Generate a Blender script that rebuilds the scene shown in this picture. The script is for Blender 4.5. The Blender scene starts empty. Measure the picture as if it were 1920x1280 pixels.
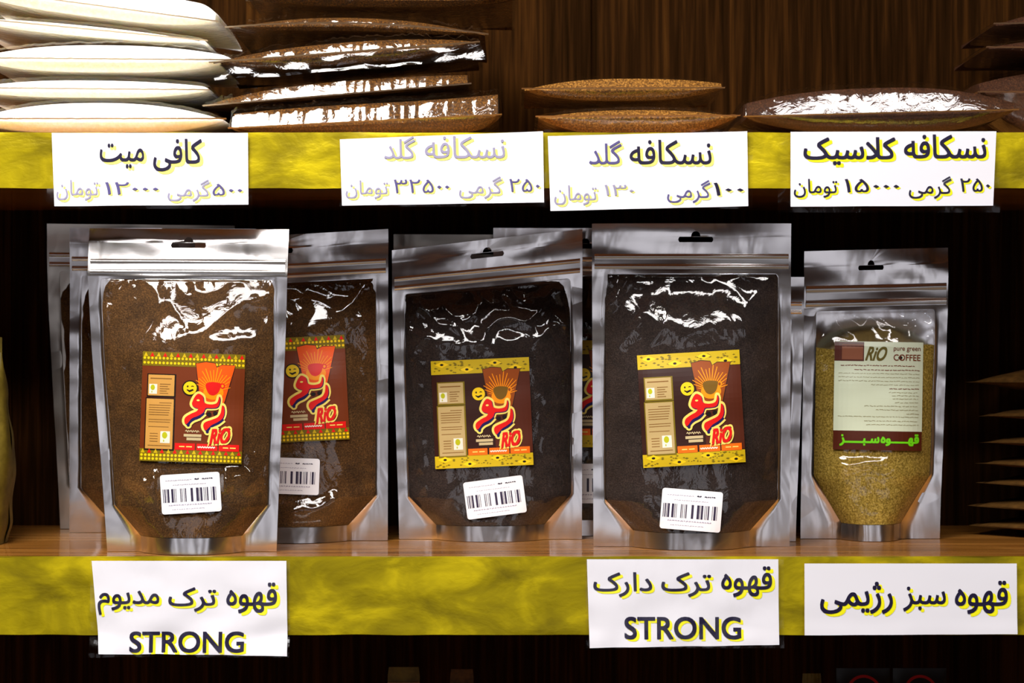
import bpy, math, random
from math import sin, cos, pi, sqrt, radians
from mathutils import Vector, noise
from mathutils.geometry import tessellate_polygon, delaunay_2d_cdt

SC = bpy.context.scene
COL = SC.collection
random.seed(7)

# ------------------------------------------------------------------ camera
D = 1.40                 # distance from the lens to the front of the shelf edges
S = 0.0004               # metres per photo pixel at that plane
cam = bpy.data.cameras.new('camera')
cam.sensor_width = 36.0
cam.lens = 36.0 * D / (1920 * S)
cam.clip_start = 0.05
cam.dof.use_dof = True
cam.dof.focus_distance = D + 0.05
cam.dof.aperture_fstop = 9.0
cam_o = bpy.data.objects.new('camera', cam)
COL.objects.link(cam_o)
cam_o.location = (0, -D, 0)
cam_o.rotation_euler = (pi / 2, 0, 0)
SC.camera = cam_o

# ------------------------------------------------------------------ world, lamps, exposure
w = bpy.data.worlds.new('shop_air')
SC.world = w
w.use_nodes = True
w.node_tree.nodes['Background'].inputs[0].default_value = (0.9, 0.75, 0.6, 1)
w.node_tree.nodes['Background'].inputs[1].default_value = 0.02


def area(name, loc, target, sx, sy, power, colour):
    l = bpy.data.lights.new(name, 'AREA')
    l.shape = 'RECTANGLE'
    l.size, l.size_y = sx, sy
    l.energy = power
    l.color = colour
    o = bpy.data.objects.new(name, l)
    COL.objects.link(o)
    o.location = loc
    o.rotation_euler = (Vector(target) - Vector(loc)).to_track_quat('-Z', 'Y').to_euler()
    return o


area('ceiling_lamp', (-0.50, -0.62, 0.98), (-0.22, 0.0, 0.05), 0.62, 0.34, 26, (1.0, 0.94, 0.86))
area('ceiling_lamp', (0.10, -1.75, 1.35), (0.1, 0.05, -0.05), 2.2, 0.34, 40, (1.0, 0.95, 0.92))
for wx in (-1.75, -0.72, 0.28, 1.3):
    area('fill_panel', (wx, -3.5, -0.52), (wx, 0, -0.52), 0.62, 1.2, 2.0, (0.93, 0.92, 1.0))  # unseen light panels behind the camera, added for fill and foil reflections

SC.view_settings.view_transform = 'Standard'
SC.view_settings.look = 'None'
SC.view_settings.exposure = 0.0
SC.view_settings.gamma = 1.0
SC.view_settings.use_curve_mapping = False


# ------------------------------------------------------------------ helpers
def lin(c):
    c = c / 255.0
    return c / 12.92 if c <= 0.04045 else ((c + 0.055) / 1.055) ** 2.4


def rgb(r, g, b):
    return (lin(r), lin(g), lin(b), 1.0)


def lerp(a, b, t):
    return a + (b - a) * t


def clamp(x, a=0.0, b=1.0):
    return max(a, min(b, x))


def smooth(a, b, x):
    t = clamp((x - a) / (b - a))
    return t * t * (3 - 2 * t)


def curve(pts, x):
    if x <= pts[0][0]:
        return pts[0][1]
    for (x0, y0), (x1, y1) in zip(pts, pts[1:]):
        if x <= x1:
            t = (x - x0) / (x1 - x0)
            t = t * t * (3 - 2 * t)
            return lerp(y0, y1, t)
    return pts[-1][1]


def nz(x, y, z=0.0):
    return noise.noise(Vector((x, y, z)))


def ridge(x, y, z=0.0):
    return 1.0 - abs(noise.noise(Vector((x, y, z)))) * 2.0


def at(px, py, Y):
    """Point that the photo shows at pixel px, py when it stands Y behind the shelf front."""
    k = S * (D + Y) / D
    return Vector(((px - 960) * k, Y, (640 - py) * k))


def kk(Y):
    return S * (D + Y) / D


SHELF_Z = -405 * S       # top of the middle shelf
UPPER_Z = 390 * S        # top of the upper shelf
LOW_Z = -0.50            # top of the shelf below the frame
DEPTH = 0.244


class MB:
    def __init__(self):
        self.v, self.f, self.m = [], [], []

    def add(self, verts, faces, mat=0):
        n = len(self.v)
        self.v += [tuple(p) for p in verts]
        for q in faces:
            self.f.append(tuple(i + n for i in q))
            self.m.append(mat)

    def grid(self, fn, nu, nv, mat=0, flip=False, skip=None):
        vs = [fn(i / nu, j / nv) for j in range(nv + 1) for i in range(nu + 1)]
        fs = []
        for j in range(nv):
            for i in range(nu):
                if skip and skip(i, j):
                    continue
                a = j * (nu + 1) + i
                q = (a, a + 1, a + nu + 2, a + nu + 1)
                fs.append(q[::-1] if flip else q)
        self.add(vs, fs, mat)

    def box(self, lo, hi, mat=0):
        x0, y0, z0 = lo
        x1, y1, z1 = hi
        vs = [(x0, y0, z0), (x1, y0, z0), (x1, y1, z0), (x0, y1, z0), (x0, y0, z1), (x1, y0, z1), (x1, y1, z1), (x0, y1, z1)]
        fs = [(0, 3, 2, 1), (4, 5, 6, 7), (0, 1, 5, 4), (1, 2, 6, 5), (2, 3, 7, 6), (3, 0, 4, 7)]
        self.add(vs, fs, mat)

    def build(self, name, mats, parent=None, smoothed=True):
        me = bpy.data.meshes.new(name)
        me.from_pydata(self.v, [], self.f)
        if not isinstance(mats, (list, tuple)):
            mats = [mats]
        for m in mats:
            me.materials.append(m)
        me.polygons.foreach_set('material_index', self.m)
        if smoothed:
            me.polygons.foreach_set('use_smooth', [True] * len(me.polygons))
        me.update()
        o = bpy.data.objects.new(name, me)
        COL.objects.link(o)
        if parent:
            o.parent = parent
        return o


def tag(o, label=None, cat=None, group=None, kind=None):
    if label:
        o['label'] = label
    if cat:
        o['category'] = cat
    if group:
        o['group'] = group
    if kind:
        o['kind'] = kind
    return o


def empty(name, loc, label, cat, group=None):
    o = bpy.data.objects.new(name, None)
    o.empty_display_size = 0.02
    COL.objects.link(o)
    o.location = loc
    return tag(o, label, cat, group)


# ------------------------------------------------------------------ materials
class NT:
    def __init__(self, name):
        self.mat = bpy.data.materials.new(name)
        self.mat.use_nodes = True
        self.t = self.mat.node_tree
        self.b = self.t.nodes['Principled BSDF']
        self.out = self.t.nodes['Material Output']

    def n(self, kind, **kw):
        x = self.t.nodes.new(kind)
        for k, v in kw.items():
            setattr(x, k, v)
        return x

    def l(self, a, b):
        self.t.links.new(a, b)

    def coords(self, scale=(1, 1, 1)):
        tc = self.n('ShaderNodeTexCoord')
        mp = self.n('ShaderNodeMapping')
        mp.inputs['Scale'].default_value = scale
        self.l(tc.outputs['Object'], mp.inputs[0])
        return mp.outputs[0]

    def noise(self, vec, scale, detail=4, rough=0.55, dist=0.0):
        x = self.n('ShaderNodeTexNoise')
        x.inputs['Scale'].default_value = scale
        x.inputs['Detail'].default_value = detail
        x.inputs['Roughness'].default_value = rough
        x.inputs['Distortion'].default_value = dist
        self.l(vec, x.inputs['Vector'])
        return x.outputs[0]

    def ramp(self, fac, stops):
        x = self.n('ShaderNodeValToRGB')
        el = x.color_ramp.elements
        while len(el) < len(stops):
            el.new(0.5)
        for e, (p, c) in zip(el, stops):
            e.position = p
            e.color = c
        self.l(fac, x.inputs[0])
        return x.outputs[0]

    def bump(self, h, strength, dist):
        x = self.n('ShaderNodeBump')
        x.inputs['Strength'].default_value = strength
        x.inputs['Distance'].default_value = dist
        self.l(h, x.inputs['Height'])
        return x.outputs[0]


def flat(name, c, rough=0.6, spec=0.3, metal=0.0):
    t = NT(name)
    t.b.inputs['Base Color'].default_value = c
    t.b.inputs['Roughness'].default_value = rough
    t.b.inputs['Specular IOR Level'].default_value = spec
    t.b.inputs['Metallic'].default_value = metal
    return t.mat


def wood(name, stops, scale, rough, coat=0.0, joints=False, grain=(60, 60, 3), spec=0.2):
    t = NT(name)
    v = t.coords(grain)
    f = t.noise(v, scale, 6, 0.6, 0.4)
    v2 = t.coords((grain[0] * 0.12, grain[1] * 0.12, grain[2] * 0.25))
    f2 = t.noise(v2, scale, 3, 0.5)
    mx = t.n('ShaderNodeMath', operation='MULTIPLY_ADD')
    t.l(f, mx.inputs[0])
    mx.inputs[1].default_value = 0.65
    ml = t.n('ShaderNodeMath', operation='MULTIPLY')
    t.l(f2, ml.inputs[0])
    ml.inputs[1].default_value = 0.35
    t.l(ml.outputs[0], mx.inputs[2])
    c = t.ramp(mx.outputs[0], stops)
    t.l(c, t.b.inputs['Base Color'])
    t.b.inputs['Roughness'].default_value = rough
    t.b.inputs['Specular IOR Level'].default_value = spec
    t.b.inputs['Coat Weight'].default_value = coat
    t.b.inputs['Coat Roughness'].default_value = 0.07
    t.l(t.bump(f, 0.25, 0.001), t.b.inputs['Normal'])
    return t.mat


M = {}
M['wall_wood'] = wood('wall_wood', [(0.34, rgb(16, 8, 2)), (0.48, rgb(33, 18, 6)), (0.6, rgb(52, 30, 10)), (0.78, rgb(80, 50, 18))], 2.6, 0.9, grain=(80, 80, 2.5), spec=0.0)
M['shelf_wood'] = wood('shelf_wood', [(0.28, rgb(92, 52, 16)), (0.5, rgb(174, 114, 48)), (0.7, rgb(214, 152, 78))], 1.4, 0.35, 1.0, grain=(3, 60, 60))


def gold():
    t = NT('gold_foil')
    v = t.coords((14, 14, 26))
    big = t.noise(v, 1.3, 4, 0.55, 0.5)
    v2 = t.coords((40, 40, 60))
    small = t.noise(v2, 2.0, 4, 0.6, 0.8)
    c = t.ramp(big, [(0.3, rgb(126, 112, 0)), (0.5, rgb(176, 158, 0)), (0.66, rgb(226, 204, 10))])
    t.l(c, t.b.inputs['Base Color'])
    t.b.inputs['Metallic'].default_value = 0.55
    t.b.inputs['Roughness'].default_value = 0.36
    ad = t.n('ShaderNodeMath', operation='MULTIPLY_ADD')
    t.l(small, ad.inputs[0])
    ad.inputs[1].default_value = 0.3
    t.l(big, ad.inputs[2])
    t.l(t.bump(ad.outputs[0], 0.3, 0.003), t.b.inputs['Normal'])
    return t.mat


M['gold'] = gold()


def foil(name, c=(0.84, 0.82, 0.82, 1), rough=0.2, bump=0.4, scale=1.0):
    t = NT(name)
    v = t.coords((26 * scale, 26 * scale, 16 * scale))
    f = t.noise(v, 1.0, 2.5, 0.45, 0.5)
    t.b.inputs['Base Color'].default_value = c
    t.b.inputs['Metallic'].default_value = 1.0
    t.b.inputs['Roughness'].default_value = rough
    t.l(t.bump(f, bump, 0.004), t.b.inputs['Normal'])
    return t.mat


M['foil'] = foil('pouch_foil')
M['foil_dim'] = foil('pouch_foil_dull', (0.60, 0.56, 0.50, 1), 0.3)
M['zip'] = foil('zip_foil', (0.78, 0.77, 0.77, 1), 0.3, 0.2)


def film(name, ior=1.6, rough=0.06, bump=0.25, scale=60.0, tint=(1, 1, 1, 1), haze=0.0):
    t = NT(name)
    t.t.nodes.remove(t.b)
    tr = t.n('ShaderNodeBsdfTransparent')
    tr.inputs[0].default_value = tint
    gl = t.n('ShaderNodeBsdfGlossy')
    gl.inputs['Roughness'].default_value = rough
    gl.inputs['Color'].default_value = (1, 1, 1, 1)
    fr = t.n('ShaderNodeFresnel')
    fr.inputs['IOR'].default_value = ior
    v = t.coords((scale, scale, scale))
    f = t.noise(v, 1.0, 4, 0.55, 1.0)
    b = t.bump(f, bump, 0.004)
    t.l(b, gl.inputs['Normal'])
    t.l(b, fr.inputs['Normal'])
    mx = t.n('ShaderNodeMixShader')
    ge = t.n('ShaderNodeNewGeometry')
    iv = t.n('ShaderNodeMath', operation='SUBTRACT')
    iv.inputs[0].default_value = 1.0
    t.l(ge.outputs['Backfacing'], iv.inputs[1])
    mu = t.n('ShaderNodeMath', operation='MULTIPLY')
    t.l(fr.outputs[0], mu.inputs[0])
    t.l(iv.outputs[0], mu.inputs[1])
    t.l(mu.outputs[0], mx.inputs[0])
    t.l(tr.outputs[0], mx.inputs[1])
    t.l(gl.outputs[0], mx.inputs[2])
    last = mx
    if haze > 0:
        df = t.n('ShaderNodeBsdfDiffuse')
        df.inputs[0].default_value = (0.8, 0.8, 0.8, 1)
        m2 = t.n('ShaderNodeMixShader')
        m2.inputs[0].default_value = haze
        t.l(mx.outputs[0], m2.inputs[1])
        t.l(df.outputs[0], m2.inputs[2])
        last = m2
    t.l(last.outputs[0], t.out.inputs['Surface'])
    return t.mat


M['film'] = film('clear_film', 1.65, 0.06, 0.14, 50)
M['bag_film'] = film('clear_bag_film', 1.8, 0.09, 0.17, 60)
M['seam'] = flat('heat_sealed_seam', rgb(196, 176, 150), 0.3, 0.6)
M['sleeve'] = film('clear_sleeve', 1.45, 0.12, 0.12, 40)


def grounds(name, stops, scale=900, rough=0.75, bump=0.6, patch=None):
    t = NT(name)
    v = t.coords((1, 1, 1))
    f = t.noise(v, scale, 3, 0.7)
    c = t.ramp(f, stops)
    if patch:
        g = t.noise(v, 45, 4, 0.6, 0.6)
        mx = t.n('ShaderNodeMix', data_type='RGBA', blend_type='MULTIPLY')
        mx.inputs[0].default_value = 1.0
        t.l(c, mx.inputs[6])
        t.l(t.ramp(g, [(0.3, (patch,) * 3 + (1,)), (0.65, (1, 1, 1, 1))]), mx.inputs[7])
        c = mx.outputs[2]
    t.l(c, t.b.inputs['Base Color'])
    t.b.inputs['Roughness'].default_value = rough
    t.b.inputs['Specular IOR Level'].default_value = 0.2
    t.l(t.bump(f, bump, 0.0012), t.b.inputs['Normal'])
    return t.mat


M['medium'] = grounds('medium_coffee', [(0.3, rgb(46, 27, 6)), (0.5, rgb(80, 52, 20)), (0.7, rgb(120, 84, 42))], patch=0.4)
M['dark'] = grounds('dark_coffee', [(0.3, rgb(24, 16, 14)), (0.5, rgb(44, 34, 31)), (0.72, rgb(70, 57, 50))], patch=0.45)
M['green'] = grounds('green_coffee', [(0.3, rgb(82, 64, 10)), (0.5, rgb(140, 116, 40)), (0.7, rgb(190, 164, 82))], 700, patch=0.7)
M['instant'] = grounds('instant_coffee', [(0.3, rgb(26, 13, 0)), (0.5, rgb(84, 50, 8)), (0.7, rgb(150, 98, 26))], 700, bump=1.0, patch=0.5)
M['golden'] = grounds('golden_granules', [(0.3, rgb(52, 28, 4)), (0.5, rgb(126, 82, 24)), (0.7, rgb(196, 140, 62))], 700, bump=0.9, patch=0.7)
M['classic'] = grounds('fine_instant_coffee', [(0.3, rgb(30, 13, 4)), (0.5, rgb(54, 28, 12)), (0.7, rgb(80, 46, 24))], 700)
M['powder'] = grounds('white_powder', [(0.3, rgb(236, 228, 208)), (0.7, rgb(250, 246, 236))], 300, 0.9, 0.15)
for n_ in M['powder'].node_tree.nodes:
    if n_.type == 'BSDF_PRINCIPLED':
        n_.inputs['Subsurface Weight'].default_value = 1.0
        n_.inputs['Subsurface Radius'].default_value = (1.0, 0.85, 0.6)
        n_.inputs['Subsurface Scale'].default_value = 0.02
M['kraft'] = grounds('kraft_paper', [(0.3, rgb(58, 38, 12)), (0.7, rgb(92, 62, 24))], 120, 0.6, 0.3)
M['olive'] = grounds('olive_paper', [(0.3, rgb(76, 62, 14)), (0.7, rgb(112, 96, 32))], 60, 0.5, 0.2)

M['paper'] = flat('white_paper', rgb(230, 230, 240), 0.55, 0.3)
M['ink'] = flat('navy_ink', rgb(22, 16, 50), 0.5)
M['ink_glare'] = flat('glare_washed_ink', rgb(84, 78, 132), 0.5)  # sleeve glare painted into the ink as a lighter tone
M['ink_glare_pale'] = flat('pale_glare_washed_ink', rgb(150, 146, 176), 0.5)  # stronger sleeve glare, likewise put into the ink colour
M['shadow_yellow'] = flat('yellow_ink', rgb(248, 244, 20), 0.5)
M['shadow_pale'] = flat('pale_yellow_ink', rgb(250, 246, 120), 0.5)
M['label_white'] = flat('white_label', rgb(244, 244, 250), 0.4)
M['bar_ink'] = flat('barcode_ink', rgb(52, 44, 70), 0.5)
M['bar_pale'] = flat('pale_print', rgb(168, 162, 184), 0.5)
P = {}
for nm, c in dict(maroon=(112, 48, 16), deep=(50, 20, 12), brown=(84, 36, 20), gold=(206, 176, 20), olive=(122, 104, 12), yellow=(248, 208, 20),
                  tan=(206, 152, 74), buff=(190, 164, 110), line=(132, 92, 40), white=(236, 232, 214), leaf=(186, 188, 20),
                  orange=(246, 88, 8), red=(226, 22, 18), fire=(255, 150, 0), rust=(150, 70, 8), umber=(118, 84, 8), cream=(206, 186, 140),
                  navy=(28, 18, 84), outline=(250, 226, 110), black=(26, 14, 8), banner=(250, 112, 16), mint=(206, 216, 190), cocoa=(78, 30, 14),
                  lime=(110, 214, 20), moss=(96, 84, 20), dash=(146, 140, 100), clay=(132, 78, 52)).items():
    P[nm] = flat('print_' + nm, rgb(*c), 0.38, 0.4)

# ------------------------------------------------------------------ lettering
FORMS = {'ا': (0xFE8D, 0xFE8E), 'ب': (0xFE8F, 0xFE90, 0xFE91, 0xFE92), 'ت': (0xFE95, 0xFE96, 0xFE97, 0xFE98),
         'د': (0xFEA9, 0xFEAA), 'ر': (0xFEAD, 0xFEAE), 'ز': (0xFEAF, 0xFEB0), 'ژ': (0xFB8A, 0xFB8B),
         'س': (0xFEB1, 0xFEB2, 0xFEB3, 0xFEB4), 'ف': (0xFED1, 0xFED2, 0xFED3, 0xFED4), 'ق': (0xFED5, 0xFED6, 0xFED7, 0xFED8),
         'ک': (0xFB8E, 0xFB8F, 0xFB90, 0xFB91), 'گ': (0xFB92, 0xFB93, 0xFB94, 0xFB95), 'ل': (0xFEDD, 0xFEDE, 0xFEDF, 0xFEE0),
         'م': (0xFEE1, 0xFEE2, 0xFEE3, 0xFEE4), 'ن': (0xFEE5, 0xFEE6, 0xFEE7, 0xFEE8), 'و': (0xFEED, 0xFEEE),
         'ه': (0xFEE9, 0xFEEA, 0xFEEB, 0xFEEC), 'ی': (0xFBFC, 0xFBFD, 0xFBFE, 0xFBFF), 'ﻻ': (0xFEFB, 0xFEFC), 'ـ': (0x640, 0x640, 0x640, 0x640)}


def shape(word):
    """Joined letter forms of one Persian word, in the order the eye meets them from the left."""
    if not any(c in FORMS for c in word):
        return word
    word = word.replace('لا', 'ﻻ')
    out = []
    for i, c in enumerate(word):
        f = FORMS[c]
        prev = i > 0 and len(FORMS[word[i - 1]]) == 4
        nxt = i < len(word) - 1 and len(f) == 4
        out.append(chr(f[3] if prev and nxt else f[1] if prev else f[2] if nxt else f[0]))
    return ''.join(reversed(out))


_cache = {}


def glyphs(word):
    key = word
    if key not in _cache:
        c = bpy.data.curves.new('lettering', 'FONT')
        c.body = shape(word)
        c.size = 1.0
        c.resolution_u = 4
        o = bpy.data.objects.new('lettering', c)
        COL.objects.link(o)
        dg = bpy.context.evaluated_depsgraph_get()
        dg.update()
        cu = o.to_curve(dg, apply_modifiers=True)
        loops = []
        for sp in cu.splines:
            bp = sp.bezier_points
            lp = []
            for k in range(len(bp)):
                p, q = bp[k], bp[(k + 1) % len(bp)]
                n = 1 if (p.handle_right - p.co).cross(q.co - p.co).length < 1e-5 and (q.handle_left - q.co).cross(q.co - p.co).length < 1e-5 else 5
                for t in range(n):
                    t /= n
                    w_ = ((1 - t) ** 3, 3 * t * (1 - t) ** 2, 3 * t * t * (1 - t), t ** 3)
                    c_ = p.co * w_[0] + p.handle_right * w_[1] + q.handle_left * w_[2] + q.co * w_[3]
                    if not lp or (lp[-1] - Vector((c_.x, c_.y))).length > 1e-4:
                        lp.append(Vector((c_.x, c_.y)))
            if len(lp) > 2 and (lp[0] - lp[-1]).length < 1e-4:
                lp.pop()
            if len(lp) > 2:
                loops.append(lp)
        o.to_curve_clear()
        pv, pe = [], []
        for lp in loops:
            n0 = len(pv)
            pv += lp
            pe += [(n0 + k, n0 + (k + 1) % len(lp)) for k in range(len(lp))]
        segs = [(pv[a], pv[b_]) for a, b_ in pe]
        cv, _, cf = delaunay_2d_cdt(pv, pe, [], 0, 1e-5)[:3]
        fs = []
        for f in cf:
            x, y = sum(cv[k].x for k in f) / len(f), sum(cv[k].y for k in f) / len(f)
            wn = 0
            for a, b_ in segs:
                if (a.y > y) != (b_.y > y) and a.x + (y - a.y) / (b_.y - a.y) * (b_.x - a.x) > x:
                    wn += 1 if b_.y > a.y else -1
            if wn:
                fs.append(tuple(f))
        x0, x1 = min(v.x for v in pv), max(v.x for v in pv)
        y0, y1 = min(v.y for v in pv), max(v.y for v in pv)
        vs = [((v.x - x0) / (x1 - x0), (y1 - v.y) / (y1 - y0)) for v in cv]
        bpy.data.objects.remove(o)
        bpy.data.curves.remove(c)
        _cache[key] = (vs, fs)
    return _cache[key]


class Art:
    """Flat print laid over a surface: fn(a, b, lift) gives the point in space."""

    def __init__(self, fn):
        self.fn, self.mb = fn, MB()

    def poly(self, pts, mat, lift):
        tri = tessellate_polygon([[Vector((p[0], p[1], 0)) for p in pts]])
        fs = []
        for t in tri:
            a, b, c = (pts[i] for i in t)
            area2 = (b[0] - a[0]) * (c[1] - a[1]) - (b[1] - a[1]) * (c[0] - a[0])
            fs.append(tuple(t) if area2 < 0 else tuple(t)[::-1])
        self.emit(pts, fs, mat, lift)

    def emit(self, pts, fs, mat, lift, split=90.0):
        pts, fs, done = list(pts), list(fs), []
        while fs:
            t = fs.pop()
            e = [(pts[t[i]][0] - pts[t[i - 1]][0]) ** 2 + (pts[t[i]][1] - pts[t[i - 1]][1]) ** 2 for i in range(3)]
            i = e.index(max(e))
            if e[i] < split:
                done.append(t)
                continue
            a, b, c = t[i - 1], t[i], t[(i + 1) % 3]
            pts.append(((pts[a][0] + pts[b][0]) / 2, (pts[a][1] + pts[b][1]) / 2))
            m_ = len(pts) - 1
            fs += [(a, m_, c), (m_, b, c)]
        self.mb.add([self.fn(p[0], p[1], lift) for p in pts], done, mat)

    def rect(self, x0, y0, x1, y1, mat, lift, nu=1, nv=1):
        nu, nv = max(nu, int(abs(x1 - x0) / 9) + 1), max(nv, int(abs(y1 - y0) / 9) + 1)
        self.mb.grid(lambda u, v: self.fn(lerp(x0, x1, u), lerp(y1, y0, v), lift), nu, nv, mat)

    def disc(self, x, y, rx, ry, mat, lift, n=20):
        self.poly([(x + rx * cos(2 * pi * i / n), y + ry * sin(2 * pi * i / n)) for i in range(n)], mat, lift)

    def text(self, word, x0, y0, x1, y1, mat, lift, bold=0.0, shear=0.0, rot=0.0):
        """bold: stroke growth, made by overprinting with small shifts."""
        vs, fs = glyphs(word)
        g = bold * 34 * (y1 - y0) / 45
        shifts = [(0, 0)] if g <= 0 else [(-g, -g), (g, -g), (-g, g), (g, g), (0, 0)]
        cx, cy = (x0 + x1) / 2, (y0 + y1) / 2
        for q, (sx, sy) in enumerate(shifts):
            out = []
            for u, v in vs:
                x = lerp(x0 + g, x1 - g, u) + shear * (0.5 - v) * (y1 - y0) + sx
                y = lerp(y0 + g, y1 - g, v) + sy
                dx, dy = x - cx, y - cy
                out.append((cx + dx * cos(rot) - dy * sin(rot), cy + dx * sin(rot) + dy * cos(rot)))
            self.emit(out, fs, mat, lift + q * 0.00004, 200.0)

    def stroke(self, pts, widths, mat, lift):
        L, R = [], []
        for i, p in enumerate(pts):
            a = Vector(pts[max(0, i - 1)])
            b = Vector(pts[min(len(pts) - 1, i + 1)])
            d = (b - a).normalized()
            n = Vector((-d.y, d.x)) * widths[i] / 2
            L.append((p[0] + n.x, p[1] + n.y))
            R.append((p[0] - n.x, p[1] - n.y))
        self.poly(L + R[::-1], mat, lift)

    def rim(self, pts, wd, mat, lift):
        n = len(pts)
        for i in range(n):
            a, b_ = pts[i], pts[(i + 1) % n]
            li = lift + (i % 3) * 0.000008
            self.stroke([a, b_], [wd, wd], mat, li)
            self.disc(a[0], a[1], wd / 2, wd / 2, mat, li + 0.000003, 10)

    def build(self, name, mats, parent):
        return self.mb.build(name, mats, parent, smoothed=False)


def fatten(pts, d):
    n = len(pts)
    ar = sum(pts[i][0] * pts[(i + 1) % n][1] - pts[(i + 1) % n][0] * pts[i][1] for i in range(n))
    sg = 1 if ar > 0 else -1
    out = []
    for i in range(n):
        a, b, c = Vector(pts[i - 1]), Vector(pts[i]), Vector(pts[(i + 1) % n])
        e1, e2 = (b - a).normalized(), (c - b).normalized()
        nn = (Vector((e1.y, -e1.x)) + Vector((e2.y, -e2.x)))
        nn = nn.normalized() if nn.length > 1e-6 else Vector((e1.y, -e1.x))
        out.append((b.x + nn.x * d * sg, b.y + nn.y * d * sg))
    return out


def spline(pts, n=5, closed=True):
    out = []
    N = len(pts)
    for i in range(N if closed else N - 1):
        if closed:
            p0, p1, p2, p3 = pts[i - 1], pts[i], pts[(i + 1) % N], pts[(i + 2) % N]
        else:
            p0, p1, p2, p3 = pts[max(0, i - 1)], pts[i], pts[i + 1], pts[min(N - 1, i + 2)]
        for k in range(n):
            t = k / n
            out.append(tuple(0.5 * (2 * p1[j] + (p2[j] - p0[j]) * t + (2 * p0[j] - 5 * p1[j] + 4 * p2[j] - p3[j]) * t * t
                                    + (3 * p1[j] - p0[j] - 3 * p2[j] + p3[j]) * t ** 3) for j in range(2)))
    if not closed:
        out.append(tuple(pts[-1]))
    return out


# ------------------------------------------------------------------ the setting
b = MB()
b.box((-2.6, DEPTH, -1.2), (2.6, DEPTH + 0.012, 1.7))
tag(b.build('wall_back', M['wall_wood'], smoothed=False), kind='structure')
for i, (xa, xb) in enumerate([(-0.452, -0.440), (0.057, 0.069), (0.52, 0.53)]):
    b = MB()
    b.box((xa, DEPTH - 0.004, -0.75), (xb, DEPTH, 0.55))
    tag(b.build('trim_%d' % (i + 1), M['wall_wood'], smoothed=False), kind='structure')


def shelf(z, edge, label):
    r = empty('shelf_board', (0, 0, z - edge), label, 'shelf', 'shelf boards')
    b = MB()
    b.box((-0.72, 0.0015, 0), (0.72, DEPTH, edge))
    b.build('board', M['shelf_wood'], r, False)
    b = MB()
    seed = z * 50

    def face(u, v):
        x = lerp(-0.72, 0.72, u)
        zz = lerp(-0.0006, edge + 0.0006, v) + 0.0006 * nz(x * 30, v * 3, seed)
        d = 0.0006 * (ridge(x * 12, zz * 26, seed) - 0.4) + 0.0002 * nz(x * 40, zz * 70, seed)
        return (x, -0.0005 - max(0.0, d) * (1 if 0.02 < v < 0.98 else 0.3), zz)
    b.grid(face, 420, 22)

    def lip(u, v):
        x = lerp(-0.72, 0.72, u)
        return (x, lerp(-0.0006, 0.0035 + 0.0015 * nz(x * 40, 3, seed), v), edge + 0.0007)
    b.grid(lip, 420, 1)
    b.build('gold_edging', M['gold'], r)
    return r


shelf(UPPER_Z + 0.0, 0.0405, 'upper wooden shelf board with a narrower crinkled gold foil front edge')
shelf(SHELF_Z, 0.0572, 'lower wooden shelf board with a wider crinkled gold foil edge, under the standing pouches')
r = empty('shelf_board', (0, 0, LOW_Z - 0.02), 'bottom wooden shelf board almost hidden in the dark below the picture', 'shelf', 'shelf boards')
b = MB()
b.box((-0.72, 0.0, 0), (0.72, DEPTH, 0.02))
b.build('board', M['shelf_wood'], r, False)


M['plaster'] = flat('shop_panelling', rgb(132, 96, 52), 0.7)
M['tiles'] = flat('shop_floor', rgb(120, 108, 92), 0.5)
for nm, lo, hi, mt in (('floor', (-2.6, -3.6, -1.25), (2.6, DEPTH + 0.012, -1.2), 'tiles'), ('ceiling', (-2.6, -3.6, 1.7), (2.6, DEPTH + 0.012, 1.75), 'plaster'),
                       ('wall_front', (-2.6, -3.65, -1.2), (2.6, -3.6, 1.7), 'plaster'), ('wall_left', (-2.65, -3.6, -1.2), (-2.6, DEPTH, 1.7), 'plaster'),
                       ('wall_right', (2.6, -3.6, -1.2), (2.65, DEPTH, 1.7), 'plaster')):
    b = MB()
    b.box(lo, hi)
    tag(b.build(nm, M[mt], smoothed=False), kind='structure')


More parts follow.
